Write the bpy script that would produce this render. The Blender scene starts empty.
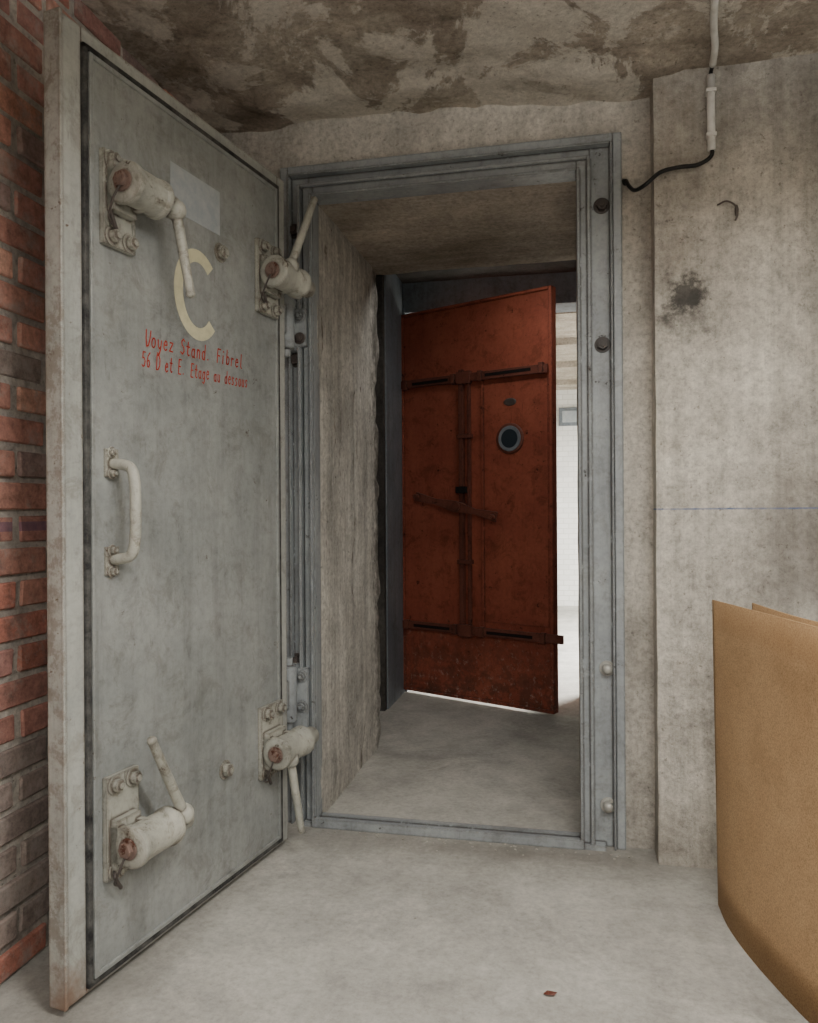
import bpy, bmesh, math, random
from mathutils import Vector, Matrix, noise
random.seed(7)
SC=bpy.context.scene
COL=SC.collection

# ------------------------------------------------------------------ node helper
class Mat:
    def __init__(s,name,rough=.8,metal=0.,spec=.3):
        s.m=bpy.data.materials.new(name); s.m.use_nodes=True
        s.t=s.m.node_tree; s.b=s.t.nodes['Principled BSDF']
        s.b.inputs['Roughness'].default_value=rough
        s.b.inputs['Metallic'].default_value=metal
        s.b.inputs['Specular IOR Level'].default_value=spec
        s.tc=s.t.nodes.new('ShaderNodeTexCoord').outputs['Object']
        s.h=None
    def put(s,sock,v):
        if isinstance(v,bpy.types.NodeSocket): s.t.links.new(v,sock)
        elif isinstance(v,(tuple,list)) and len(v)==3 and sock.type=='RGBA': sock.default_value=(*v,1)
        else: sock.default_value=v
    def map(s,scale=(1,1,1),loc=(0,0,0),rot=(0,0,0)):
        n=s.t.nodes.new('ShaderNodeMapping'); s.put(n.inputs['Vector'],s.tc)
        n.inputs['Scale'].default_value=scale;n.inputs['Location'].default_value=loc;n.inputs['Rotation'].default_value=rot
        return n.outputs[0]
    def noise(s,scale,detail=6,rough=.6,vec=None,dist=0.):
        n=s.t.nodes.new('ShaderNodeTexNoise'); s.put(n.inputs['Vector'],vec or s.tc)
        n.inputs['Scale'].default_value=scale;n.inputs['Detail'].default_value=detail
        n.inputs['Roughness'].default_value=rough;n.inputs['Distortion'].default_value=dist
        return n.outputs['Fac']
    def ramp(s,fac,stops,interp='LINEAR'):
        n=s.t.nodes.new('ShaderNodeValToRGB'); s.put(n.inputs[0],fac); e=n.color_ramp.elements; n.color_ramp.interpolation=interp
        while len(e)<len(stops): e.new(.5)
        for i,(p,c) in enumerate(stops):
            e[i].position=p; e[i].color=(c,c,c,1) if isinstance(c,(int,float)) else (*c,1)
        return n.outputs[0]
    def mix(s,fac,a,b,mode='MIX'):
        n=s.t.nodes.new('ShaderNodeMix'); n.data_type='RGBA'; n.blend_type=mode
        s.put(n.inputs[0],fac); s.put(n.inputs[6],a); s.put(n.inputs[7],b); return n.outputs[2]
    def math(s,op,a,b=0.,c=None,clamp=False):
        n=s.t.nodes.new('ShaderNodeMath');n.operation=op;n.use_clamp=clamp
        s.put(n.inputs[0],a);s.put(n.inputs[1],b)
        if c is not None:s.put(n.inputs[2],c)
        return n.outputs[0]
    def xyz(s):
        n=s.t.nodes.new('ShaderNodeSeparateXYZ'); s.put(n.inputs[0],s.tc); return n.outputs
    def spot(s,c,r,soft=.5,scale=(1,1,1),nz=14,amt=.06):
        """mask for stains and darker patches around a point on the surface, broken up by noise"""
        n=s.t.nodes.new('ShaderNodeVectorMath');n.operation='SUBTRACT';s.put(n.inputs[0],s.tc);n.inputs[1].default_value=c
        k=s.t.nodes.new('ShaderNodeVectorMath');k.operation='MULTIPLY';s.put(k.inputs[0],n.outputs[0]);k.inputs[1].default_value=scale
        l=s.t.nodes.new('ShaderNodeVectorMath');l.operation='LENGTH';s.put(l.inputs[0],k.outputs[0])
        d=s.math('ADD',l.outputs['Value'],s.math('MULTIPLY',s.math('SUBTRACT',s.noise(nz,8,.7),.5),amt*8))
        m=s.t.nodes.new('ShaderNodeMapRange');s.put(m.inputs[0],d);m.inputs[1].default_value=r*(1-soft);m.inputs[2].default_value=r*(1+soft);m.inputs[3].default_value=1;m.inputs[4].default_value=0
        return m.outputs[0]
    def bump(s,h,strength=.4,dist=.01):
        n=s.t.nodes.new('ShaderNodeBump'); s.put(n.inputs['Height'],h); n.inputs['Strength'].default_value=strength;n.inputs['Distance'].default_value=dist
        if s.h: s.put(n.inputs['Normal'],s.h)
        s.h=n.outputs[0]; s.put(s.b.inputs['Normal'],s.h)
    def edge(s,rad=.008):
        b=s.t.nodes.new('ShaderNodeBevel');b.samples=4;b.inputs[0].default_value=rad
        g=s.t.nodes.new('ShaderNodeNewGeometry');d=s.t.nodes.new('ShaderNodeVectorMath');d.operation='DOT_PRODUCT'
        s.put(d.inputs[0],b.outputs[0]);s.put(d.inputs[1],g.outputs['Normal'])
        return s.ramp(d.outputs['Value'],[(.80,1.),(.985,0.)])
    def col(s,c): s.last=c; s.put(s.b.inputs['Base Color'],c)

def hexc(h):
    h=h.lstrip('#'); r=[int(h[i:i+2],16)/255 for i in (0,2,4)]
    return tuple(c/12.92 if c<=.04045 else ((c+.055)/1.055)**2.4 for c in r)

def concrete(name,dark,mid,light,streak=(9,9,.5),samt=.5,patch=None,bstr=.5,scale=1.6,pits=.6,grit=1.,water=.0):
    m=Mat(name,.9,0,.2)
    a=m.noise(scale,9,.65,dist=.3)
    c=m.ramp(a,[(.36,dark),(.5,mid),(.64,light)])
    st=m.noise(1.,8,.7,m.map(streak))
    c=m.mix(samt,c,m.ramp(st,[(.36,.6),(.5,1.),(.64,1.3)]),'MULTIPLY')
    g=m.noise(8,10,.75)
    c=m.mix(.5*grit,c,m.ramp(g,[(.38,.72),(.5,1.),(.62,1.25)]),'MULTIPLY')
    f=m.noise(50,9,.8)
    c=m.mix(min(1.,.7*grit),c,m.ramp(f,[(.37,.58),(.5,1.02),(.63,1.35)]),'MULTIPLY')
    if patch:
        pc,lo,hi,sc,mp=patch
        p=m.noise(sc,12,.68,m.map(mp),.5)
        c=m.mix(m.ramp(p,[(lo,0.),(hi,1.)]),c,m.mix(.7,pc,m.ramp(f,[(.36,.65),(.64,1.25)]),'MULTIPLY'))
    if water:
        wt=m.ramp(m.noise(1.9,11,.7,m.map((1,1,.7),loc=(3.1,1.7,.4)),.9),[(.53,0.),(.64,1.)])
        c=m.mix(m.math('MULTIPLY',wt,water),c,m.mix(1.,c,(.45,.42,.38),'MULTIPLY'))
    pv=m.noise(60,4,.65)
    pit=m.ramp(pv,[(.64,0.),(.69,1.)])
    c=m.mix(m.math('MULTIPLY',pit,pits),c,m.mix(1.,c,(.35,.33,.3),'MULTIPLY'))
    m.col(c)
    h=m.math('ADD',m.math('MULTIPLY',a,2.),m.math('MULTIPLY',f,.8))
    h=m.math('ADD',h,m.math('MULTIPLY',g,.9))
    h=m.math('SUBTRACT',h,m.math('MULTIPLY',pit,.4))
    h=m.math('ADD',h,m.math('MULTIPLY',st,.8*samt))
    m.bump(h,bstr,.012)
    m.f=f
    return m

def paint(name,base,base2,rust=.05,rustc='#5b3626',rough=.5,edge=0.,dirt=.35,metal=0.,bump=.12,spec=.4,grime=0.):
    m=Mat(name,rough,metal,spec)
    a=m.noise(3.,8,.65)
    c=m.mix(m.ramp(a,[(.38,0.),(.62,1.)]),base,base2)
    f=m.noise(45,9,.8)
    c=m.mix(.6,c,m.ramp(f,[(.36,.72),(.5,1.),(.64,1.15)]),'MULTIPLY')
    s=m.noise(1.,8,.7,m.map((14,14,1.3)))
    c=m.mix(dirt,c,m.ramp(s,[(.36,.5),(.5,1.),(.64,1.12)]),'MULTIPLY')
    if grime:
        gm=m.ramp(m.noise(9,12,.8,dist=.5),[(.51,0.),(.60,1.)])
        c=m.mix(m.math('MULTIPLY',gm,grime),c,m.mix(1.,c,(.42,.38,.33),'MULTIPLY'))
        sc=m.ramp(m.noise(1.,10,.8,m.map((60,60,9),rot=(0,.5,0))),[(.60,0.),(.64,1.)])
        c=m.mix(m.math('MULTIPLY',sc,grime),c,m.mix(1.,c,(.3,.28,.26),'MULTIPLY'))
    r=m.noise(18,10,.8)
    thr=.70-rust
    mask=m.ramp(r,[(thr,0.),(thr+.02,1.)])
    if edge:
        e=m.math('MULTIPLY',m.edge(.012),m.ramp(m.noise(20,7,.75),[(.54-edge*.14,0.),(.60-edge*.14,1.)]))
        mask=m.math('MAXIMUM',mask,m.math('MULTIPLY',e,.85))
    rc=m.mix(m.noise(30,4,.6),hexc(rustc),tuple(v*.45 for v in hexc(rustc)))
    c=m.mix(mask,c,rc)
    m.mask=mask
    m.col(c)
    m.put(m.b.inputs['Roughness'],m.math('ADD',rough,m.math('MULTIPLY',mask,.3)))
    m.bump(m.math('SUBTRACT',m.math('MULTIPLY',f,.5),m.math('MULTIPLY',mask,.8)),bump,.004)
    return m

# ------------------------------------------------------------------ mesh helpers
def finish(bm,name,mats,parent=None,bevel=0,loc=None,rotz=None,seg=2):
    bmesh.ops.recalc_face_normals(bm,faces=bm.faces[:])
    me=bpy.data.meshes.new(name); bm.to_mesh(me); bm.free()
    for m in mats: me.materials.append(m.m if isinstance(m,Mat) else m)
    o=bpy.data.objects.new(name,me); COL.objects.link(o)
    if parent: o.parent=parent
    if loc: o.location=loc
    if rotz is not None: o.rotation_euler=(0,0,rotz)
    if bevel:
        b=o.modifiers.new('bevel','BEVEL'); b.width=bevel;b.segments=seg;b.limit_method='ANGLE';b.angle_limit=math.radians(50)
    return o
def empty(name,loc=(0,0,0),rotz=0):
    e=bpy.data.objects.new(name,None); COL.objects.link(e); e.location=loc; e.rotation_euler=(0,0,rotz); e.empty_display_size=.1; return e
def box(bm,x0,x1,y0,y1,z0,z1,mi=0):
    v=[bm.verts.new((x,y,z)) for z in (z0,z1) for x,y in ((x0,y0),(x1,y0),(x1,y1),(x0,y1))]
    for q in ((0,1,2,3),(4,5,6,7),(0,1,5,4),(1,2,6,5),(2,3,7,6),(3,0,4,7)):
        f=bm.faces.new([v[i] for i in q]); f.material_index=mi
    return v
def rbox(bm,x0,x1,y0,y1,z0,z1,cell=.1,amp=.006,mi=0,freq=5.,rag=None):
    cache={}
    n=[max(1,round((b-a)/cell)) for a,b in ((x0,x1),(y0,y1),(z0,z1))]
    lo=(x0,y0,z0);hi=(x1,y1,z1)
    def V(i,j,k):
        key=(i,j,k)
        if key not in cache:
            p=Vector([lo[a]+(hi[a]-lo[a])*(i,j,k)[a]/n[a] for a in range(3)])
            q=p.copy()
            p+=noise.noise_vector(q*freq)*amp+noise.noise_vector(q*freq*4)*amp*.5
            if rag: p+=rag(q,i,j,k,n)
            cache[key]=bm.verts.new(p)
        return cache[key]
    for ax in range(3):
        b,c=[a for a in range(3) if a!=ax]
        for side in (0,n[ax]):
            for p in range(n[b]):
                for q in range(n[c]):
                    vs=[]
                    for dp,dq in ((0,0),(1,0),(1,1),(0,1)):
                        idx=[0,0,0];idx[ax]=side;idx[b]=p+dp;idx[c]=q+dq;vs.append(V(*idx))
                    f=bm.faces.new(vs);f.material_index=mi;f.smooth=False
def frame_of(d):
    d=d.normalized(); a=Vector((0,0,1)) if abs(d.z)<.9 else Vector((1,0,0))
    u=d.cross(a).normalized(); return u,d.cross(u).normalized()
def cyl(bm,p0,p1,r0,r1=None,seg=28,mi=0,caps=True,smooth=True,rot=0):
    p0=Vector(p0);p1=Vector(p1); r1=r0 if r1 is None else r1
    u,w=frame_of(p1-p0); A=[];B=[]
    for i in range(seg):
        t=2*math.pi*i/seg+rot; o=u*math.cos(t)+w*math.sin(t)
        A.append(bm.verts.new(p0+o*r0));B.append(bm.verts.new(p1+o*r1))
    for i in range(seg):
        j=(i+1)%seg; f=bm.faces.new((A[i],A[j],B[j],B[i]));f.smooth=smooth and seg>8;f.material_index=mi
    if caps:
        f=bm.faces.new(A);f.material_index=mi; f=bm.faces.new(B[::-1]);f.material_index=mi
def lathe(bm,p0,d,prof,seg=32,mi=0,scl=(1,1)):
    p0=Vector(p0);d=Vector(d).normalized();u,w=frame_of(d);prev=None
    for k,(h,r) in enumerate(prof):
        ring=[bm.verts.new(p0+d*h+(u*math.cos(2*math.pi*i/seg)*scl[0]+w*math.sin(2*math.pi*i/seg)*scl[1])*max(r,1e-4)) for i in range(seg)]
        if prev:
            for i in range(seg):
                j=(i+1)%seg;f=bm.faces.new((prev[i],prev[j],ring[j],ring[i]));f.material_index=mi;f.smooth=True
        else:
            f=bm.faces.new(ring);f.material_index=mi
        prev=ring
    f=bm.faces.new(prev[::-1]);f.material_index=mi
def sph(bm,c,r,mi=0,seg=16,scale=(1,1,1)):
    res=bmesh.ops.create_uvsphere(bm,u_segments=seg,v_segments=seg//2,radius=r,matrix=Matrix.Translation(c)@Matrix.Diagonal((*scale,1)))
    for v in res['verts']:
        for f in v.link_faces: f.material_index=mi;f.smooth=True
def smoothpts(pts,n=6):
    P=[Vector(p) for p in pts]; P=[P[0]*2-P[1]]+P+[P[-1]*2-P[-2]]; out=[]
    for i in range(1,len(P)-2):
        for k in range(n):
            t=k/n;a,b,c,d=P[i-1:i+3]
            out.append(.5*((2*b)+(c-a)*t+(2*a-5*b+4*c-d)*t*t+(3*b-a-3*c+d)*t**3))
    out.append(P[-2]); return out
def tube(bm,pts,r,seg=12,mi=0,n=6):
    P=smoothpts(pts,n) if n>1 else [Vector(p) for p in pts]
    rr=r if callable(r) else (lambda t:r)
    u=None;prev=None
    for k,p in enumerate(P):
        d=(P[min(k+1,len(P)-1)]-P[max(k-1,0)]).normalized()
        u=frame_of(d)[0] if u is None else (u-d*u.dot(d)).normalized()
        w=d.cross(u);R=rr(k/(len(P)-1))
        ring=[bm.verts.new(p+(u*math.cos(2*math.pi*i/seg)+w*math.sin(2*math.pi*i/seg))*R) for i in range(seg)]
        if prev:
            for i in range(seg):
                j=(i+1)%seg;f=bm.faces.new((prev[i],prev[j],ring[j],ring[i]));f.smooth=True;f.material_index=mi
        else: bm.faces.new(ring).material_index=mi
        prev=ring
    bm.faces.new(prev[::-1]).material_index=mi
def bolt(bm,p,d,r=.016,h=.014,mi=0,washer=True,wmi=None,stud=True):
    p=Vector(p);d=Vector(d).normalized()
    if washer: cyl(bm,p,p+d*.004,r*1.45,mi=mi if wmi is None else wmi,seg=24)
    cyl(bm,p,p+d*(h+.004),r,seg=6,mi=mi,rot=random.random())
    if stud: cyl(bm,p,p+d*(h+.010),r*.5,seg=12,mi=mi)

# ------------------------------------------------------------------ materials
M_conc=concrete('concrete_wall',hexc('#a09c94'),hexc('#b7b3aa'),hexc('#c8c4ba'),samt=.6,patch=(hexc('#a1968a'),.60,.72,1.1,(1.,1.,.6)),bstr=.6,streak=(9,9,.3),water=.4)
c=M_conc.last
c=M_conc.mix(M_conc.math('MULTIPLY',M_conc.spot((.355,2.61,1.865),.045,.6,(1.,.3,.8),14,.045),.8),c,hexc('#2e2d2c'))
c=M_conc.mix(M_conc.math('MULTIPLY',M_conc.spot((.362,2.61,1.77),.050,.8,(.9,.3,1.),14,.05),.6),c,hexc('#4a4947'))
c=M_conc.mix(M_conc.math('MULTIPLY',M_conc.spot((.70,2.61,1.02),.17,.8,(1.,.3,.5),9,.05),.5),c,hexc('#5d5a56'))
c=M_conc.mix(M_conc.math('MULTIPLY',M_conc.spot((.33,2.61,2.45),.14,.9,(1.,.3,.5),6,.06),.35),c,hexc('#6a6154'))
c=M_conc.mix(M_conc.math('MULTIPLY',M_conc.spot((.75,2.61,2.50),.15,.9,(.5,.3,1.),6,.05),.5),c,hexc('#55514b'))
c=M_conc.mix(M_conc.math('MULTIPLY',M_conc.spot((.28,2.61,.06),.10,.9,(.3,.3,1.),10,.04),.4),c,hexc('#6b665c'))
zz=M_conc.xyz()[2]
ln=M_conc.math('LESS_THAN',M_conc.math('ABSOLUTE',M_conc.math('SUBTRACT',M_conc.math('ADD',zz,M_conc.math('MULTIPLY',M_conc.noise(3,2,.5),.006)),1.157)),.0028)
c=M_conc.mix(M_conc.math('MULTIPLY',ln,M_conc.ramp(M_conc.noise(11,5,.7),[(.4,.35),(.6,.9)])),c,hexc('#5f7096'))
M_conc.col(c)
M_sur=concrete('concrete_surround',hexc('#99958d'),hexc('#b0aca3'),hexc('#c1bdb4'),samt=.4,bstr=.6,water=.3)
M_pass=concrete('concrete_passage',hexc('#a5a29b'),hexc('#c2bfb7'),hexc('#d5d2ca'),streak=(15,15,.45),samt=.7,bstr=1.,pits=1.,patch=(hexc('#7e766b'),.62,.66,4.,(2,2,.7)))
c=M_pass.last
for z0 in (.5,1.25,2.0):
    c=M_pass.mix(M_pass.math('MULTIPLY',M_pass.spot((-.936,3.62,z0),.06,.8,(1.,1.,.14),16,.035),.65),c,hexc('#4c4740'))
M_pass.col(c)
M_ceil=concrete('concrete_ceiling',hexc('#91867a'),hexc('#a3998b'),hexc('#b4ab9d'),streak=(1.2,8,1),samt=.4,patch=(hexc('#cbc5b9'),.50,.53,3.0,(1.,.7,1)),bstr=.9,scale=3.2,water=.65)
M_pceil=concrete('passage_ceiling_concrete',hexc('#8c8477'),hexc('#a49b8f'),hexc('#b4ab9f'),streak=(.8,9,1),samt=.5,bstr=.6)
M_floor=concrete('floor_screed',hexc('#9a9993'),hexc('#aaa9a3'),hexc('#b6b5ae'),streak=(2,2,1),samt=.25,bstr=.12,pits=.25,scale=1.3,patch=(hexc('#bfbdb6'),.54,.64,1.5,(1,1,1)),grit=.55)
c=M_floor.last
c=M_floor.mix(M_floor.math('MULTIPLY',M_floor.ramp(M_floor.noise(2.6,10,.7,dist=.6),[(.55,0.),(.68,1.)]),.4),c,hexc('#83817b'))
c=M_floor.mix(M_floor.math('MULTIPLY',M_floor.spot((0,2.62,0),.10,.9,(.09,1.,1.),9,.03),.5),c,hexc('#5f5a52'))  # darker strip along the foot of the front wall
c=M_floor.mix(M_floor.math('MULTIPLY',M_floor.spot((-1.15,1.9,0),.10,.9,(1.,.14,1.),9,.03),.5),c,hexc('#66625b'))  # darker strip along the foot of the open door
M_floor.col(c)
M_vest=paint('vestibule_bluegrey',hexc('#6c747c'),hexc('#7c8389'),rust=.04,rough=.7,grime=.4)
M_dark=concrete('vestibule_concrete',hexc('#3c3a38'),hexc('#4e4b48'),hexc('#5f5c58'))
M_white=Mat('white_painted_brick',.7)
bt=M_white.t.nodes.new('ShaderNodeTexBrick');M_white.put(bt.inputs['Vector'],M_white.map((1,1,1),rot=(math.radians(90),0,0)))
for k,v in (('Color1',hexc('#dcdcd8')),('Color2',hexc('#e6e6e2')),('Mortar',hexc('#cfcfca'))): bt.inputs[k].default_value=(*v,1)
bt.inputs['Scale'].default_value=4.;M_white.col(bt.outputs['Color'])

M_door=paint('door_panel_paint',hexc('#868a89'),hexc('#979a98'),rust=.065,rough=.38,dirt=.32,bump=.14,rustc='#6a6057',grime=.36)
M_flange=paint('door_flange_paint',hexc('#9ea19d'),hexc('#adafaa'),rust=.09,rough=.5,dirt=.4,edge=1.2,rustc='#6b5340',grime=.4)
sx=M_flange.xyz()
er=M_flange.math('MULTIPLY',M_flange.ramp(M_flange.math('ADD',sx[0],M_flange.math('MULTIPLY',M_flange.math('SUBTRACT',M_flange.noise(14,10,.8),.5),.16)),[(.990,0.),(1.0,1.)]),.6)
c=M_flange.mix(er,M_flange.last,hexc('#71665a'))
c=M_flange.mix(M_flange.math('MULTIPLY',M_flange.spot((.985,0,.02),.06,.8,(1,1,1),18,.03),.75),c,hexc('#7a5a44'))
M_flange.col(c)
M_gasket=Mat('rubber_gasket',.6);M_gasket.col(M_gasket.mix(M_gasket.ramp(M_gasket.noise(18,8,.8),[(.4,0.),(.62,1.)]),(.014,.014,.016),(.10,.10,.095)))
M_frame=paint('frame_bluegrey_paint',hexc('#8b9195'),hexc('#9ba1a3'),rust=.08,rough=.42,edge=1.2,dirt=.3,rustc='#443d39',grime=.35)
M_clamp=paint('clamp_cream_paint',hexc('#9a9b93'),hexc('#aeaea4'),rust=.10,rough=.42,edge=1.1,rustc='#544236',grime=.75,bump=.3)
M_steel=paint('worn_steel',hexc('#9d9d98'),hexc('#b6b6b0'),rust=.09,rough=.4,metal=.3)
M_rustb=paint('rusted_bolt',hexc('#7d685f'),hexc('#63524c'),rust=.15,rough=.7)
M_darkb=paint('dark_bolt',hexc('#3a3634'),hexc('#524a46'),rust=.05,rough=.5)
M_red=paint('red_lead_paint',hexc('#8a4838'),hexc('#9d5743'),rust=.10,rustc='#43261f',rough=.5,edge=1.,dirt=.22,spec=.3,grime=.55)
sp=M_red.xyz()
low=M_red.ramp(sp[2],[(.0,1.),(.55,0.)])
c=M_red.mix(M_red.math('MULTIPLY',low,M_red.ramp(M_red.noise(10,10,.8),[(.46,0.),(.54,.8)])),M_red.last,hexc('#50382f'))
c=M_red.mix(M_red.math('MULTIPLY',low,M_red.ramp(M_red.noise(22,10,.8),[(.56,0.),(.61,.8)])),c,hexc('#b8a596'))
M_red.col(c)
M_redbar=paint('red_bar_paint',hexc('#744336'),hexc('#64382d'),rust=.10,rustc='#3f2a24',rough=.55,edge=.8,grime=.4)
M_black=Mat('black_slot',.8);M_black.col((.01,.008,.008))
M_glass=Mat('porthole_glass',.15);M_glass.col((.03,.04,.05))
M_redtxt=Mat('red_lettering',.6);M_redtxt.col(M_redtxt.mix(M_redtxt.ramp(M_redtxt.noise(60),[(.45,0.),(.7,1.)]),hexc('#ae3a2c'),hexc('#b8584a')))
M_cream=Mat('cream_lettering',.6);M_cream.col(M_cream.mix(M_cream.ramp(M_cream.noise(40),[(.4,0.),(.7,1.)]),hexc('#d0ccac'),hexc('#c0bd9f')))
M_label=Mat('faded_label',.6);M_label.col(M_label.mix(M_label.ramp(M_label.noise(25,8,.7),[(.4,0.),(.65,1.)]),hexc('#9ca4aa'),hexc('#adb2b4')))
M_pvc=Mat('white_conduit',.5);M_pvc.col(M_pvc.mix(M_pvc.ramp(M_pvc.noise(20),[(.4,0.),(.7,1.)]),hexc('#d6d5d0'),hexc('#b9b7b0')))
M_cable=Mat('black_cable',.5);M_cable.col((.012,.012,.012))
M_board=Mat('hardboard',.8,0,.15)
g=M_board.noise(1.6,8,.6);ff=M_board.noise(260,3,.7)
c=M_board.ramp(g,[(.3,hexc('#ab8c68')),(.55,hexc('#bc9e79')),(.75,hexc('#c4a986'))])
c=M_board.mix(.9,c,M_board.ramp(ff,[(.35,.65),(.5,1.),(.65,1.22)]),'MULTIPLY')
c=M_board.mix(M_board.math('MULTIPLY',M_board.ramp(M_board.noise(5,10,.8),[(.52,0.),(.64,1.)]),.2),c,hexc('#7d5f3e'))
c=M_board.mix(M_board.math('MULTIPLY',M_board.edge(.015),.4),c,hexc('#6f4c28'))
M_board.col(c);M_board.bump(ff,.15,.002)

# ------------------------------------------------------------------ room shell
W=2.7324; WR=2.61; ZC=2.6177; YE=3.66; XI0=-.936; XI1=.018; ZO=2.31
bm=bmesh.new()
def rag(q,i,j,k,n):
    if i==n[0] and j>=n[1]-1:
        a=noise.noise(Vector((3,q.y*3,q.z*7)));b=noise.noise(Vector((9,1,q.z*23)))
        return Vector((-.025*abs(b)*(j==n[1]),.035*a+.03*b,0))
    return Vector()
rbox(bm,-1.62,XI0,W,YE,-.05,2.8,.04,.009,rag=rag)
finish(bm,'wall_passage_left',[M_pass])
bm=bmesh.new()
rbox(bm,XI1,.9,W,YE,-.05,2.8,.09,.003)
finish(bm,'wall_passage_right',[M_sur])
bm=bmesh.new()
rbox(bm,XI0-.01,XI1+.01,W,YE,ZO+.008,2.8,.07,.006)
finish(bm,'wall_lintel',[M_pceil])
bm=bmesh.new()
rbox(bm,-1.45,.30,W-.012,W+.05,ZO+.06,2.75,.05,.006)
rbox(bm,.10,.30,W-.012,W+.05,-.05,2.60,.05,.005)
rbox(bm,-1.45,-.99,W-.012,W+.05,-.05,2.60,.05,.004)
finish(bm,'wall_door_surround',[M_sur])
bm=bmesh.new()
rbox(bm,.262,3.3,WR,WR+.16,-.05,2.8,.05,.003)
finish(bm,'wall_front',[M_conc])
bm=bmesh.new(); box(bm,3.2,3.3,-2.7,2.8,-.05,2.8); finish(bm,'wall_right',[M_conc])
bm=bmesh.new(); box(bm,-1.6,3.3,-2.8,-2.6,-.05,2.8); finish(bm,'wall_back',[M_conc])
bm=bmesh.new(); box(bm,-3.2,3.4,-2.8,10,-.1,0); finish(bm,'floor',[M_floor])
bm=bmesh.new()
nx,ny=120,130; G=[[None]*(ny+1) for _ in range(nx+1)]
def ceilz(x):
    t=min(1,max(0,(x+.7)/1.0)); return ZC-.045*(t*t*(3-2*t))
for i in range(nx+1):
    for j in range(ny+1):
        x=-1.6+4.9*i/nx;y=-2.75+5.6*j/ny
        p=Vector((x,y,0)); z=ceilz(x)+noise.noise(p*2.3)*.010+noise.noise(p*9)*.008+noise.noise(p*25)*.004
        if y>W-.20 and x<.35: z-=.010+.035*abs(noise.noise(p*6))
        G[i][j]=bm.verts.new((x,y,z))
for i in range(nx):
    for j in range(ny):
        bm.faces.new((G[i][j],G[i+1][j],G[i+1][j+1],G[i][j+1])).smooth=True
box(bm,-1.62,3.3,-2.75,2.9,ZC+.05,2.9)
finish(bm,'ceiling',[M_ceil])

# brick wall (left)
bm=bmesh.new(); lay=bm.loops.layers.float_color.new('brick')
def colr(faces,c):
    for f in faces:
        for l in f.loops: l[lay]=(*c,1)
pal=[hexc(h) for h in ('#b68579','#ba887a','#bf8e7c','#ad7f73','#a57b73','#ba8a7b','#b1837a','#96877f','#c19583','#a38b84','#8f8681','#b57a6a')]
XB=-1.37; ch=.0825; row=0; z=.0
while z<2.7:
    off=(row%2)*.12+random.uniform(-.008,.008); y=-2.75+off-.24
    while y<2.74:
        L=.228+random.uniform(-.006,.006); y0,y1=y+.006,y+L-.006
        y+=.24
        if y1<-2.75: continue
        pr=random.uniform(-.005,.004); z0=z+.009+random.uniform(-.002,.002); z1=z+ch-.009+random.uniform(-.002,.002)
        n0=len(bm.faces); vs=box(bm,XB-.07,XB+pr,y0,min(y1,2.735),z0,z1,0)
        for v in vs:
            v.co+=Vector((random.uniform(-.002,.002),random.uniform(-.003,.003),random.uniform(-.002,.002)))
        bm.faces.ensure_lookup_table()
        c=random.choice(pal); k=random.uniform(.82,1.12)
        if z<.5 and random.random()<.4: c=hexc('#94867f')
        colr(bm.faces[n0:],tuple(q*k for q in c))
    z+=ch; row+=1
box(bm,XB-.2,XB-.008,-2.75,2.78,-.05,2.8,1)
M_brick=Mat('red_brick',.9,0,.2)
at=M_brick.t.nodes.new('ShaderNodeAttribute');at.attribute_name='brick'
f1=M_brick.noise(30,9,.8);f2=M_brick.noise(7,10,.8)
c=M_brick.mix(.9,at.outputs['Color'],M_brick.ramp(f1,[(.36,.55),(.5,1.),(.64,1.4)]),'MULTIPLY')
c=M_brick.mix(M_brick.ramp(f2,[(.51,0.),(.62,.6)]),c,hexc('#aca39b'))
c=M_brick.mix(M_brick.ramp(M_brick.noise(5.5,10,.8),[(.54,0.),(.62,.5)]),c,hexc('#665a56'))
zz=M_brick.xyz()[2]
band=M_brick.math('LESS_THAN',M_brick.math('ABSOLUTE',M_brick.math('SUBTRACT',zz,1.12)),.012)
c=M_brick.mix(M_brick.math('MULTIPLY',band,.6),c,hexc('#6a5873'))
M_brick.col(c);M_brick.bump(f1,.9,.006)
M_mort=concrete('mortar',hexc('#958e86'),hexc('#b2aba2'),hexc('#c6c0b6'),bstr=.9)
finish(bm,'wall_left',[M_brick,M_mort],bevel=.004,seg=1)

# ------------------------------------------------------------------ vestibule and far room
bm=bmesh.new()
rbox(bm,-1.40,-1.22,YE-.05,4.4,-.05,2.75,.1,.006)
box(bm,-1.30,-1.074,4.31,4.36,-.02,2.74)  # dark slab added on the post to stand in for the recess shade
finish(bm,'wall_vestibule_left',[M_dark])
bm=bmesh.new()
box(bm,-1.40,-1.066,4.355,5.05,-.02,2.75)
box(bm,-1.066,.14,4.82,5.05,2.43,2.75)
box(bm,.14,1.2,4.82,5.05,-.02,2.75)
box(bm,-1.066,-1.05,4.80,4.92,0,2.45)
finish(bm,'wall_vestibule_back',[M_vest],bevel=.004)
bm=bmesh.new(); rbox(bm,.62,.8,YE-.05,4.9,-.05,2.75,.15,.004); finish(bm,'wall_vestibule_right',[M_dark])
bm=bmesh.new(); rbox(bm,-1.5,1.2,YE-.2,5.0,2.62,2.8,.15,.006); finish(bm,'ceiling_vestibule',[M_dark])
bm=bmesh.new(); box(bm,-3.2,3.2,9.5,9.7,-.05,2.8); finish(bm,'wall_far',[M_white])
bm=bmesh.new(); box(bm,-3.3,-3.1,5.0,9.7,-.05,2.8); finish(bm,'wall_far_left',[M_white])
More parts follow.
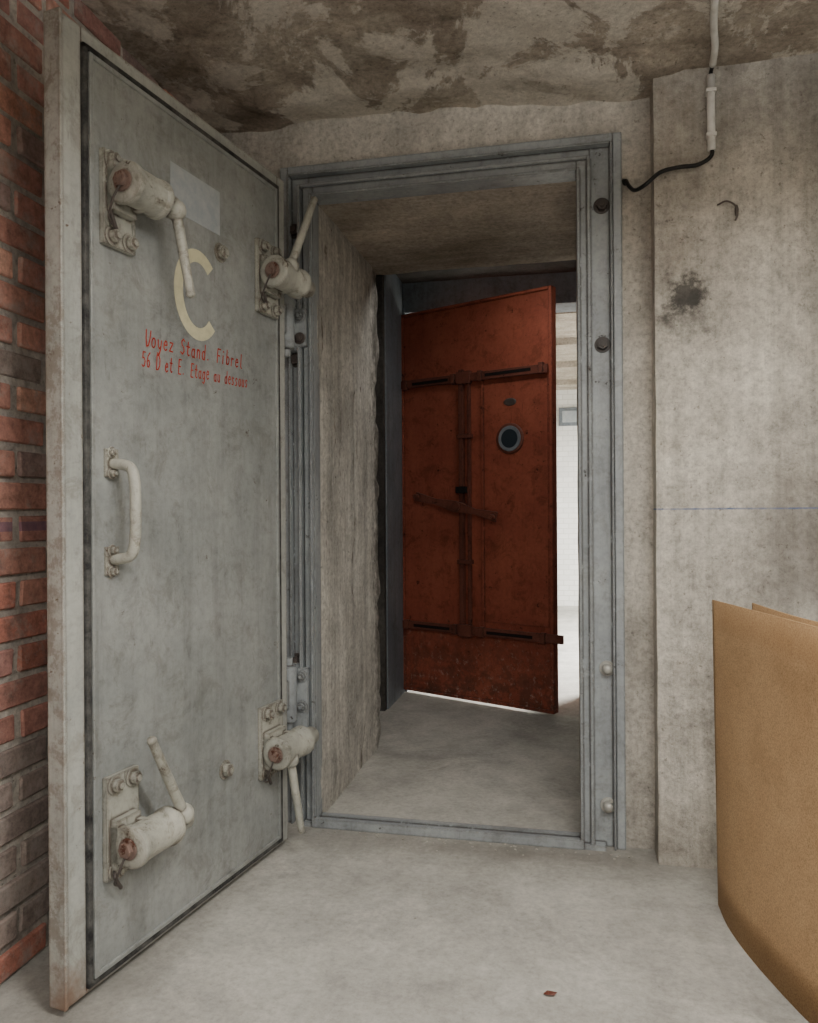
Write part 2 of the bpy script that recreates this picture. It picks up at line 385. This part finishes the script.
bm=bmesh.new(); box(bm,3.1,3.3,5.0,9.7,-.05,2.8); box(bm,1.2,3.3,4.9,5.05,-.05,2.8);box(bm,-3.3,-1.4,4.9,5.05,-.05,2.8); finish(bm,'wall_far_right',[M_white])
bm=bmesh.new(); box(bm,-3.2,3.2,5.0,9.7,2.62,2.8)
for k in range(4): box(bm,-3.1,3.1,5.6+k*1.05,5.75+k*1.05,2.56,2.63)
finish(bm,'ceiling_far_room',[M_pceil])
bm=bmesh.new(); box(bm,-.17,.08,9.47,9.5,2.18,2.40,0); box(bm,-.13,.04,9.465,9.47,2.22,2.36,1)
finish(bm,'wall_sign',[M_vest,M_label],bevel=.003)

# ------------------------------------------------------------------ steel door frame
bm=bmesh.new()
def ring(x0,x1,z1,w,y0,y1,zb=0.,mi=0,wt=None):
    wt=wt or w
    box(bm,x0,x0+w,y0,y1,zb,z1,mi);box(bm,x1-w,x1,y0,y1,zb,z1,mi);box(bm,x0+w,x1-w,y0,y1,z1-wt,z1,mi)
ring(-1.062,.166,2.434,.030,W-.038,W+.02)
ring(-1.034,.138,2.406,.078,W-.018,W+.02,wt=.062)
ring(-1.030,.134,2.402,.007,W-.050,W)
ring(-.992,.062,2.360,.012,W-.054,W)
ring(-.972,.056,2.350,.040,W-.042,W+.015)
ring(-.944,.026,2.318,.010,W-.064,W+.03)
box(bm,-.98,.10,W-.060,W+.02,-.02,.016)
box(bm,-.944,.026,W-.066,W-.048,.0,.034)
box(bm,-.935,.018,W+.0,W+.03,.0,.022)
frame=finish(bm,'door_frame',[M_frame],bevel=.0025)
bm=bmesh.new()
for z,mi in ((2.195,1),(1.719,1),(.611,0),(.143,0)):
    if mi: bolt(bm,(.100,W-.018,z),(0,-1,0),.019,.016,1)
    else:
        cyl(bm,(.108,W-.018,z),(.108,W-.026,z),.026,mi=0); lathe(bm,(.108,W-.026,z),(0,-1,0),[(0,.018),(.014,.018),(.024,.013),(.028,.004)],mi=0)
for z in (1.72,.60,2.2): bolt(bm,(-1.012,W-.018,z),(0,-1,0),.019,.016,1)
finish(bm,'frame_bolts',[M_steel,M_darkb],parent=frame,bevel=.001)

# ------------------------------------------------------------------ the big steel door
D1=empty('door_1',(-.9781,2.5198,0),math.radians(-99.541))
T=.040; DW=.987; DZ0=.018; DZ1=2.303
bm=bmesh.new()
x0,x1=.046,.922
box(bm,0,x0,-T,0,DZ0,DZ1);box(bm,x1,DW,-T,0,DZ0,DZ1);box(bm,x0,x1,-T,0,2.266,DZ1);box(bm,x0,x1,-T,0,DZ0,.030)
box(bm,x0-.01,x1+.01,-T-.002,-.012,.02,2.28)
box(bm,DW-.006,DW+.004,-T-.004,.006,DZ0,DZ1+.004)
finish(bm,'leaf_flange',[M_flange],parent=D1,bevel=.003)
bm=bmesh.new()
gx0,gx1,gz0,gz1=x0,x1,.030,2.266; w=.015
for a in ((gx0,gx0+w,gz0,gz1),(gx1-w,gx1,gz0,gz1),(gx0,gx1,gz1-w,gz1),(gx0,gx1,gz0,gz0+w)):
    box(bm,a[0],a[1],-.014,.009,a[2],a[3])
finish(bm,'rubber_seal',[M_gasket],parent=D1,bevel=.003)
bm=bmesh.new()
px0,px1,pz0,pz1=gx0+w+.001,gx1-w-.001,gz0+w+.001,gz1-w-.001
box(bm,px0,px1,-.014,.006,pz0,pz1)
r=.012
for a in ((px0,px0+r,pz0,pz1),(px1-r,px1,pz0,pz1),(px0+r,px1-r,pz1-r,pz1),(px0+r,px1-r,pz0,pz0+r)):
    box(bm,a[0],a[1],0,.012,a[2],a[3])
finish(bm,'leaf_panel',[M_door],parent=D1,bevel=.002)
bm=bmesh.new()
for s,z in ((.385,1.933),(.377,.377)): bolt(bm,(s,.006,z),(0,1,0),.020,.018)
finish(bm,'panel_bolts',[M_clamp],parent=D1,bevel=.0015)

def clamp(name,a,b,z0,z1,c0,c1,zc,lp0,lp1):
    bm=bmesh.new(); Y0=.006; yc=.078; R=.047
    box(bm,a,b,Y0,Y0+.016,z0,z1)
    for s in (a+.020,b-.030):
        box(bm,s,s+.020,Y0+.01,yc,zc-.045,zc+.045)
    box(bm,a+.02,b-.01,Y0+.012,.045,zc-.06,zc+.06)
    L=c0-c1
    prof=[(0,.026),(.002,.040),(.006,R+.004),(.022,R+.004),(.024,R),(L*.60,R*.97),(L*.62,R+.003),(L*.70,R+.003),(L*.73,.033),(L*.97,.030),(L,.022)]
    lathe(bm,(c0,yc,zc),(-1,0,0),prof,mi=0)
    cyl(bm,(c0-.002,yc,zc),(c0+.016,yc,zc),.019,seg=6,mi=1)
    cyl(bm,(c0-.002,yc,zc),(c0+.005,yc,zc),.026,seg=20,mi=1)
    for n_,(s,z) in enumerate(((a+.025,z0+.022),(b-.025,z0+.022),(a+.025,z1-.022),(b-.025,z1-.022))):
        bolt(bm,(s,Y0+.016,z),(0,1,0),.0165,.016)
    sph(bm,lp0,.028,scale=(.9,1,1))
    l0=Vector(lp0);l1=Vector(lp1)
    tube(bm,[l0,l0.lerp(l1,.35),l0.lerp(l1,.7),l1],lambda t:.0145-.003*t,mi=0)
    sph(bm,l1,.0125)
    tube(bm,[(c0+.008,yc,zc-.01),(c0+.022,yc-.01,zc-.05),(c0+.008,yc-.035,zc-.085),(b-.02,Y0+.03,zc-.10)],.0028,8,mi=2)
    tube(bm,[(b-.02,Y0+.02,zc-.06),(b-.005,Y0+.035,zc-.075),(b-.03,Y0+.03,zc-.11)],.005,8,mi=2)
    return finish(bm,name,[M_clamp,M_rustb,M_darkb],parent=D1,bevel=.003)
clamp('clamp_top_free',.765,.874,1.805,2.035,.872,.690,1.945,(.706,.10,1.93),(.668,.115,1.725))
clamp('clamp_bottom_free',.765,.876,.262,.513,.868,.650,.350,(.690,.10,.372),(.826,.115,.600))
clamp('clamp_top_hinge',.075,.198,1.803,2.040,.205,-.033,1.925,(.130,.10,1.955),(.030,.135,2.205))
clamp('clamp_bottom_hinge',.065,.196,.285,.519,.205,-.038,.378,(.150,.10,.35),(.118,.12,.112))
bm=bmesh.new()
hs=.842
tube(bm,[(hs,.006,1.272),(hs,.030,1.272),(hs-.003,.066,1.262),(hs-.004,.078,1.225),(hs-.004,.080,1.155),(hs-.004,.078,1.090),(hs-.003,.066,1.050),(hs,.030,1.040),(hs,.006,1.040)],.0135,14)
for z in (1.275,1.035):
    box(bm,hs-.022,hs+.022,.005,.013,z-.035,z+.035)
    for dz in (-.026,.026): bolt(bm,(hs+.004,.013,z+dz),(0,1,0),.010,.009)
finish(bm,'grab_handle',[M_clamp],parent=D1,bevel=.002)
bm=bmesh.new()
for zc in (1.84,.50):
    box(bm,-.055,.045,-T-.06,-T,zc-.11,zc+.11)
    cyl(bm,(-.085,-.045,zc-.10),(-.085,-.045,zc+.10),.030)
    cyl(bm,(-.085,-.045,zc-.13),(-.085,-.045,zc+.13),.015)
    box(bm,-.10,-.02,-.070,-.030,zc-.05,zc+.05)
    box(bm,-.200,-.075,-.075,-.045,zc-.095,zc+.095)
    for dz in (-.06,0,.06): bolt(bm,(-.02,-T,zc+dz*1.2),(0,1,0),.014,.012)
finish(bm,'hinges',[M_frame],parent=D1,bevel=.003)
bm=bmesh.new()
for z0,z1 in ((1.76,1.90),(.30,.58)):
    box(bm,-1.045,-.955,W-.060,W-.03,z0,z1)
    n=2 if z1-z0<.2 else 3
    for k in range(n):
        for x in (-1.020,-.980): bolt(bm,(x,W-.06,z0+.03+k*(z1-z0-.06)/(n-1)),(0,-1,0),.015,.013,1 if k==0 else 0)
finish(bm,'frame_hinge_plates',[M_frame,M_darkb],parent=frame,bevel=.002)

# lettering
GL={'V':[[(0,1),(.03,.5),(.14,.02),(.3,.1),(.4,.5),(.44,1)]],
'y':[[(0,.6),(.05,.2),(.18,.05),(.3,.2)],[(.34,.6),(.3,.0),(.18,-.33),(.02,-.25)]],
'e':[[(.03,.32),(.33,.36),(.28,.56),(.15,.6),(.02,.4),(.03,.12),(.18,0),(.34,.1)]],
'z':[[(.02,.58),(.32,.58),(.02,.02),(.34,.02)]],
'S':[[(.36,.88),(.2,1),(.04,.82),(.1,.6),(.3,.45),(.36,.2),(.2,0),(.0,.12)]],
't':[[(.15,.95),(.15,.1),(.25,0),(.34,.06)],[(0,.62),(.32,.62)]],
'n':[[(.03,.58),(.03,0)],[(.03,.42),(.18,.6),(.31,.48),(.31,0)]],
'.':[[(.08,.03),(.12,.03)]],
'F':[[(.05,0),(.05,1),(.4,1)],[(.05,.52),(.32,.52)]],
'i':[[(.15,.58),(.15,0)],[(.15,.86),(.16,.9)]],
'r':[[(.05,.58),(.05,0)],[(.05,.4),(.18,.58),(.3,.55)]],
'l':[[(.12,1),(.12,.1),(.24,0)]],
'5':[[(.34,1),(.06,1),(.04,.58),(.22,.62),(.36,.4),(.3,.08),(.14,0),(.0,.1)]],
'6':[[(.32,.98),(.1,.75),(.02,.35),(.1,.03),(.26,.02),(.35,.25),(.25,.47),(.06,.4)]],
'D':[[(.04,0),(.04,1),(.28,.95),(.44,.7),(.44,.3),(.28,.04),(.04,0)]],
'E':[[(.36,1),(.04,1),(.04,0),(.36,0)],[(.04,.52),(.3,.52)]],
'u':[[(.03,.58),(.03,.12),(.15,0),(.3,.12)],[(.3,.58),(.3,0)]],
's':[[(.3,.52),(.15,.6),(.04,.48),(.12,.33),(.28,.2),(.2,.02),(.02,.04)]]}
def ell(cx,cy,rx,ry): return [(cx+rx*math.cos(t*math.pi/6),cy+ry*math.sin(t*math.pi/6)) for t in range(13)]
GL['o']=[ell(.18,.3,.17,.29)]
GL['a']=[ell(.16,.28,.15,.28),[(.31,.58),(.31,.08),(.37,0)]]
GL['d']=[ell(.16,.28,.15,.28),[(.31,1),(.31,0)]]
GL['b']=[ell(.19,.28,.15,.28),[(.03,1),(.03,0)]]
GL['g']=[ell(.16,.28,.15,.28),[(.31,.58),(.31,-.2),(.18,-.34),(.03,-.25)]]
def stroke(bm,pts,w,Y):
    for (a,b) in zip(pts,pts[1:]):
        a=Vector(a);b=Vector(b);d=b-a
        if d.length<1e-6: continue
        n=Vector((-d.y,d.x)).normalized()*w/2
        vs=[bm.verts.new((q.x,Y,q.y)) for q in (a+n,b+n,b-n,a-n)]
        bm.faces.new(vs)
    for p in pts:
        bm.faces.new([bm.verts.new((p[0]+w/2*math.cos(k*math.pi/4),Y,p[1]+w/2*math.sin(k*math.pi/4))) for k in range(8)])
def write(bm,txt,s0,z0,s1,z1,cap,w,Y):
    n=len(txt);adv=1./(n-.25)
    for i,ch_ in enumerate(txt):
        if ch_==' ': continue
        t=i*adv; bs=s0+(s1-s0)*t; bz=z0+(z1-z0)*t+random.uniform(-.0015,.0015)
        ww=abs(s1-s0)*adv*1.75
        k=random.uniform(.95,1.05)
        for pl in GL[ch_]:
            P=[(bs-(x+.12*y)*ww*.95, bz+y*cap*k) for x,y in pl]
            stroke(bm,P,w,Y)
bm=bmesh.new()
write(bm,'Voyez Stand. Fibrel',.715,1.588,.268,1.606,.042,.0042,.0070)
write(bm,'56 D et E. Etage au dessous',.728,1.532,.243,1.548,.039,.0037,.0070)
finish(bm,'painted_notice',[M_redtxt],parent=D1)
bm=bmesh.new()
A=[];B=[]
for k in range(41):
    t=math.radians(48+ (318-48)*k/40)
    cx,cz=.492,1.778
    A.append(bm.verts.new((cx-.106*math.cos(t),.0069,cz+.130*math.sin(t))))
    B.append(bm.verts.new((cx-.068*math.cos(t),.0069,cz+.094*math.sin(t))))
for k in range(40): bm.faces.new((A[k],A[k+1],B[k+1],B[k]))
finish(bm,'painted_letter',[M_cream],parent=D1)
bm=bmesh.new(); box(bm,.385,.610,.0055,.0072,1.985,2.115)
finish(bm,'faded_label',[M_label],parent=D1)

# ------------------------------------------------------------------ red door
D2=empty('door_2',(-1.038,4.77,0),math.atan2(-.418,.908))
RW=1.022; RL=-.034
bm=bmesh.new()
box(bm,RL,RW,0,.045,.022,2.405)
for a in ((RL,RL+.018,.022,2.405),(RW-.02,RW,.022,2.405),(RL+.018,RW-.02,.022,.04),(RL+.018,RW-.02,2.387,2.405)):
    box(bm,a[0],a[1],-.012,0,a[2],a[3])
box(bm,.556,.575,-.010,0,.46,1.93)
box(bm,.575,RW-.03,-.004,0,.50,1.90)
finish(bm,'leaf',[M_red],parent=D2,bevel=.003)
bm=bmesh.new()
def flat(a,b,z,mi=0,h=.030):
    za,zb=z
    v=[]
    for y in (-.030,-.012):
        for s,zz_ in ((a,za-h),(b,zb-h),(b,zb+h),(a,za+h)): v.append(bm.verts.new((s,y,zz_)))
    for q in ((0,1,2,3),(4,5,6,7),(0,1,5,4),(1,2,6,5),(2,3,7,6),(3,0,4,7)): bm.faces.new([v[i] for i in q]).material_index=mi
flat(-.06,1.0,(1.955,1.945),h=.024); flat(-.06,1.085,(.440,.442),h=.024)
box(bm,.418,.446,-.036,-.008,.40,2.00); box(bm,.474,.492,-.030,-.008,.42,1.99)
for z in (1.95,.44):
    box(bm,.405,.50,-.042,-.010,z-.036,z+.036)
    for s in (.0,.36,.55,.95): box(bm,s,s+.028,-.038,-.008,z-.030,z+.030)
    box(bm,.07,.34,-.0325,-.029,z-.009,z+.009,1); box(bm,.60,.90,-.0325,-.029,z-.009,z+.009,1)
for z in (1.6,.85): box(bm,.405,.505,-.040,-.010,z-.012,z+.012)
p0=Vector((.13,-.075,1.245));p1=Vector((.70,-.075,1.118))
d=(p1-p0).normalized();nn=Vector((-d.z,0,d.x))
pp=[(p0,.028),(p0.lerp(p1,.25),.016),(p0.lerp(p1,.5),.034),(p0.lerp(p1,.75),.016),(p1,.030)]
prev=None
for p,h in pp:
    r4=[bm.verts.new(p+nn*h*a+Vector((0,b,0))) for a,b in ((-1,-.009),(1,-.009),(1,.009),(-1,.009))]
    if prev:
        for i in range(4): bm.faces.new((prev[i],prev[(i+1)%4],r4[(i+1)%4],r4[i]))
    else: bm.faces.new(r4)
    prev=r4
bm.faces.new(prev[::-1])
cyl(bm,(.432,-.10,1.182),(.432,0,1.182),.026); cyl(bm,(p1.x-.02,-.075,p1.z),(p1.x-.02,-.12,p1.z),.016);cyl(bm,(p0.x+.02,-.075,p0.z),(p0.x+.02,-.12,p0.z),.014)
box(bm,.405,.475,-.055,-.01,1.262,1.300,1)
finish(bm,'locking_bars',[M_redbar,M_black],parent=D2,bevel=.003)
bm=bmesh.new()
lathe(bm,(.752,0,1.570),(0,-1,0),[(0,.090),(.008,.090),(.012,.084),(.012,.060),(.004,.056)],mi=0)
cyl(bm,(.752,-.012,1.570),(.752,-.014,1.570),.074,.072,mi=2)
cyl(bm,(.752,-.014,1.570),(.752,-.0145,1.570),.054,mi=1)
lathe(bm,(.752,0,1.781),(0,-1,0),[(0,.042),(.004,.042),(.006,.03)],mi=3,scl=(1,.55))
finish(bm,'porthole',[M_redbar,M_glass,M_vest,M_darkb],parent=D2)
bm=bmesh.new()
for z in (2.1,1.2,.3): cyl(bm,(-.040,-.0,z-.08),(-.040,-.0,z+.08),.014)
finish(bm,'hinges',[M_redbar],parent=D2)

# ------------------------------------------------------------------ conduit and cable
xc=.434; ZT=ceilz(xc)-.026
bm=bmesh.new()
tube(bm,[(xc+.001,WR-.055,ZT),(xc-.010,2.45,ZT),(xc-.036,2.315,ZT),(.36,2.0,ZT),(.28,1.2,ZT)],.0105,12,mi=0)
finish(bm,'electrical_conduit',[M_pvc,M_cable])
bm=bmesh.new()
cyl(bm,(xc,WR-.022,2.530),(xc+.001,WR-.022,2.292),.0125,mi=0)
for z in (2.48,2.34): box(bm,xc-.015,xc+.015,WR-.036,WR-.003,z-.005,z+.005,0)
tube(bm,[(xc+.001,WR-.06,ZT),(xc,WR-.030,ZT-.008),(xc,WR-.022,2.52)],.006,10,mi=1)
finish(bm,'electrical_conduit',[M_pvc,M_cable])
bm=bmesh.new()
tube(bm,[(xc+.001,WR-.022,2.31),(xc,WR-.022,2.275),(xc-.04,WR-.02,2.252),(.34,WR-.02,2.250),(.281,WR-.020,2.240),(.235,WR-.02,2.205),(.205,WR+.02,2.205),(.190,W-.06,2.235),(.180,W-.04,2.262),(.172,W-.025,2.272)],.0065,10,mi=1)
sph(bm,(.178,W-.035,2.262),.011,mi=1)
finish(bm,'wall_cable',[M_pvc,M_cable])
bm=bmesh.new()
tube(bm,[(.455,WR-.002,2.125),(.48,WR-.015,2.13),(.505,WR-.02,2.112),(.512,WR-.02,2.085),(.505,WR-.018,2.065)],.003,8)
sph(bm,(.509,WR-.02,2.095),.009,scale=(.7,.7,2.2))
finish(bm,'wall_hook',[M_darkb])

# ------------------------------------------------------------------ hardboard sheets
def sheet(name,base,top,h,th=.004):
    bm=bmesh.new(); P=smoothpts([(x,y,0) for x,y in base],8);Q=smoothpts([(x,y,h) for x,y in top],8); n=len(P); rows=8
    F=[];K=[]
    for i,p in enumerate(P):
        d=(P[min(i+1,n-1)]-P[max(i-1,0)]).normalized(); nrm=Vector((-d.y,d.x,0)); q=Q[i]
        F.append([bm.verts.new(p.lerp(q,k/rows)+Vector((0,0,.001))) for k in range(rows+1)])
        K.append([bm.verts.new(p.lerp(q,k/rows)+nrm*th+Vector((0,0,.001))) for k in range(rows+1)])
    for i in range(n-1):
        for k in range(rows):
            bm.faces.new((F[i][k],F[i+1][k],F[i+1][k+1],F[i][k+1])).smooth=True
            bm.faces.new((K[i][k],K[i][k+1],K[i+1][k+1],K[i+1][k])).smooth=True
        bm.faces.new((F[i][0],K[i][0],K[i+1][0],F[i+1][0]));bm.faces.new((F[i][rows],F[i+1][rows],K[i+1][rows],K[i][rows]))
    for i in (0,n-1):
        for k in range(rows): bm.faces.new((F[i][k],F[i][k+1],K[i][k+1],K[i][k]))
    return finish(bm,name,[M_board])
sheet('hardboard_sheet',[(.403,2.374),(.407,2.263),(.422,2.165),(.443,2.075),(.469,1.985),(.500,1.890),(.537,1.800),(.583,1.70),(.65,1.56)],
      [(.389,2.354),(.413,2.260),(.436,2.170),(.459,2.080),(.482,1.990),(.506,1.895),(.530,1.80),(.560,1.68),(.60,1.53)],.890)
sheet('hardboard_sheet',[(.482,2.285),(.485,2.18),(.505,2.06),(.530,1.96),(.570,1.87),(.64,1.77),(.74,1.68),(.86,1.62)],
      [(.479,2.271),(.492,2.17),(.508,2.06),(.528,1.96),(.560,1.86),(.62,1.76),(.72,1.67),(.85,1.60)],.892)

# ------------------------------------------------------------------ debris
bm=bmesh.new()
for k in range(95):
    if k<75: x=random.uniform(-1.0,.24);y=W-.072-abs(random.gauss(0,.03))
    else: x=random.uniform(-1.1,.3);y=random.uniform(1.2,2.5)
    r_=random.uniform(.0015,.005 if k<75 else .003)
    res=bmesh.ops.create_icosphere(bm,subdivisions=1,radius=r_,matrix=Matrix.Translation((x,y,r_*.4))@Matrix.Diagonal((1,random.uniform(.6,1.5),.5,1)))
    for v in res['verts']: v.co+=Vector((random.uniform(-1,1),random.uniform(-1,1),0))*r_*.3
finish(bm,'concrete_debris',[M_sur])
bm=bmesh.new()
base=[(-.02,0,0),(-.008,-.012,.004),(.012,-.008,.002),(.022,.002,.006),(.008,.012,.001),(-.008,.012,.003)]
bm.faces.new([bm.verts.new((-.063+dx*.8,1.852+dy*.8,.003+dz)) for dx,dy,dz in base])
finish(bm,'fallen_leaf',[M_redbar])
# ------------------------------------------------------------------ lamps
def lamp(name,loc,power,up=0,lx=1.2,ly=.12,rot=0,color=(1,.972,.925),rods=True):
    bm=bmesh.new(); box(bm,-lx/2-.03,lx/2+.03,-.05,.05,.0,.05)
    for y in (-.03,.03): cyl(bm,(-lx/2,y,-.02),(lx/2,y,-.02),.013,mi=1)
    for x in (-lx/2-.015,lx/2): box(bm,x,x+.015,-.05,.05,-.035,.0)
    top=2.552-loc[2]
    if rods:
        for x in (-lx/2+.1,lx/2-.1): cyl(bm,(x,0,.04),(x,0,top),.005,seg=10)
    m=Mat('lamp_housing',.4);m.col((.7,.7,.7))
    t=Mat('tube_glass');t.b.inputs['Emission Color'].default_value=(*color,1);t.b.inputs['Emission Strength'].default_value=3
    o=finish(bm,name,[m,t],loc=loc,rotz=rot)
    for pw,z,rx in ((power,-.045,0),(up,.06,math.pi)):  # second entry: upward fill light added to brighten the ceiling
        if not pw: continue
        L=bpy.data.lights.new('tube_or_fill_light','AREA');L.shape='RECTANGLE';L.size=lx;L.size_y=ly;L.energy=pw;L.color=color
        lo=bpy.data.objects.new('tube_or_fill_light',L);COL.objects.link(lo);lo.parent=o;lo.location=(0,0,z);lo.rotation_euler=(rx,0,0)
    return o
lamp('room_fill_lamp',(.45,.75,2.22),43,44)
lamp('room_fill_lamp',(1.7,1.0,2.22),15,16)  # unseen extra lamp, added to even out the room light
lamp('room_fill_lamp',(.3,-1.0,2.22),66,28)
lamp('room_fill_lamp',(-.15,3.82,2.53),4.4,0,lx=.6,rods=False)  # unseen lamp added behind the lintel to brighten the red door
lamp('room_fill_lamp',(1.2,6.6,2.40),520,60,rot=math.radians(90),rods=False)
w=bpy.data.worlds.new('world');SC.world=w;w.use_nodes=True;w.node_tree.nodes['Background'].inputs[0].default_value=(.5,.5,.5,1);w.node_tree.nodes['Background'].inputs[1].default_value=.2

# ------------------------------------------------------------------ camera
cd=bpy.data.cameras.new('camera');cd.sensor_fit='HORIZONTAL';cd.sensor_width=36;cd.lens=767.95/818*36;cd.clip_start=.02
co=bpy.data.objects.new('camera',cd);COL.objects.link(co)
co.matrix_world=Matrix.Translation((0,0,1.15))@Matrix.Rotation(math.radians(12.1153),4,'Z')@Matrix.Rotation(math.radians(90.0418),4,'X')@Matrix.Rotation(math.radians(-.3785),4,'Z')
SC.camera=co
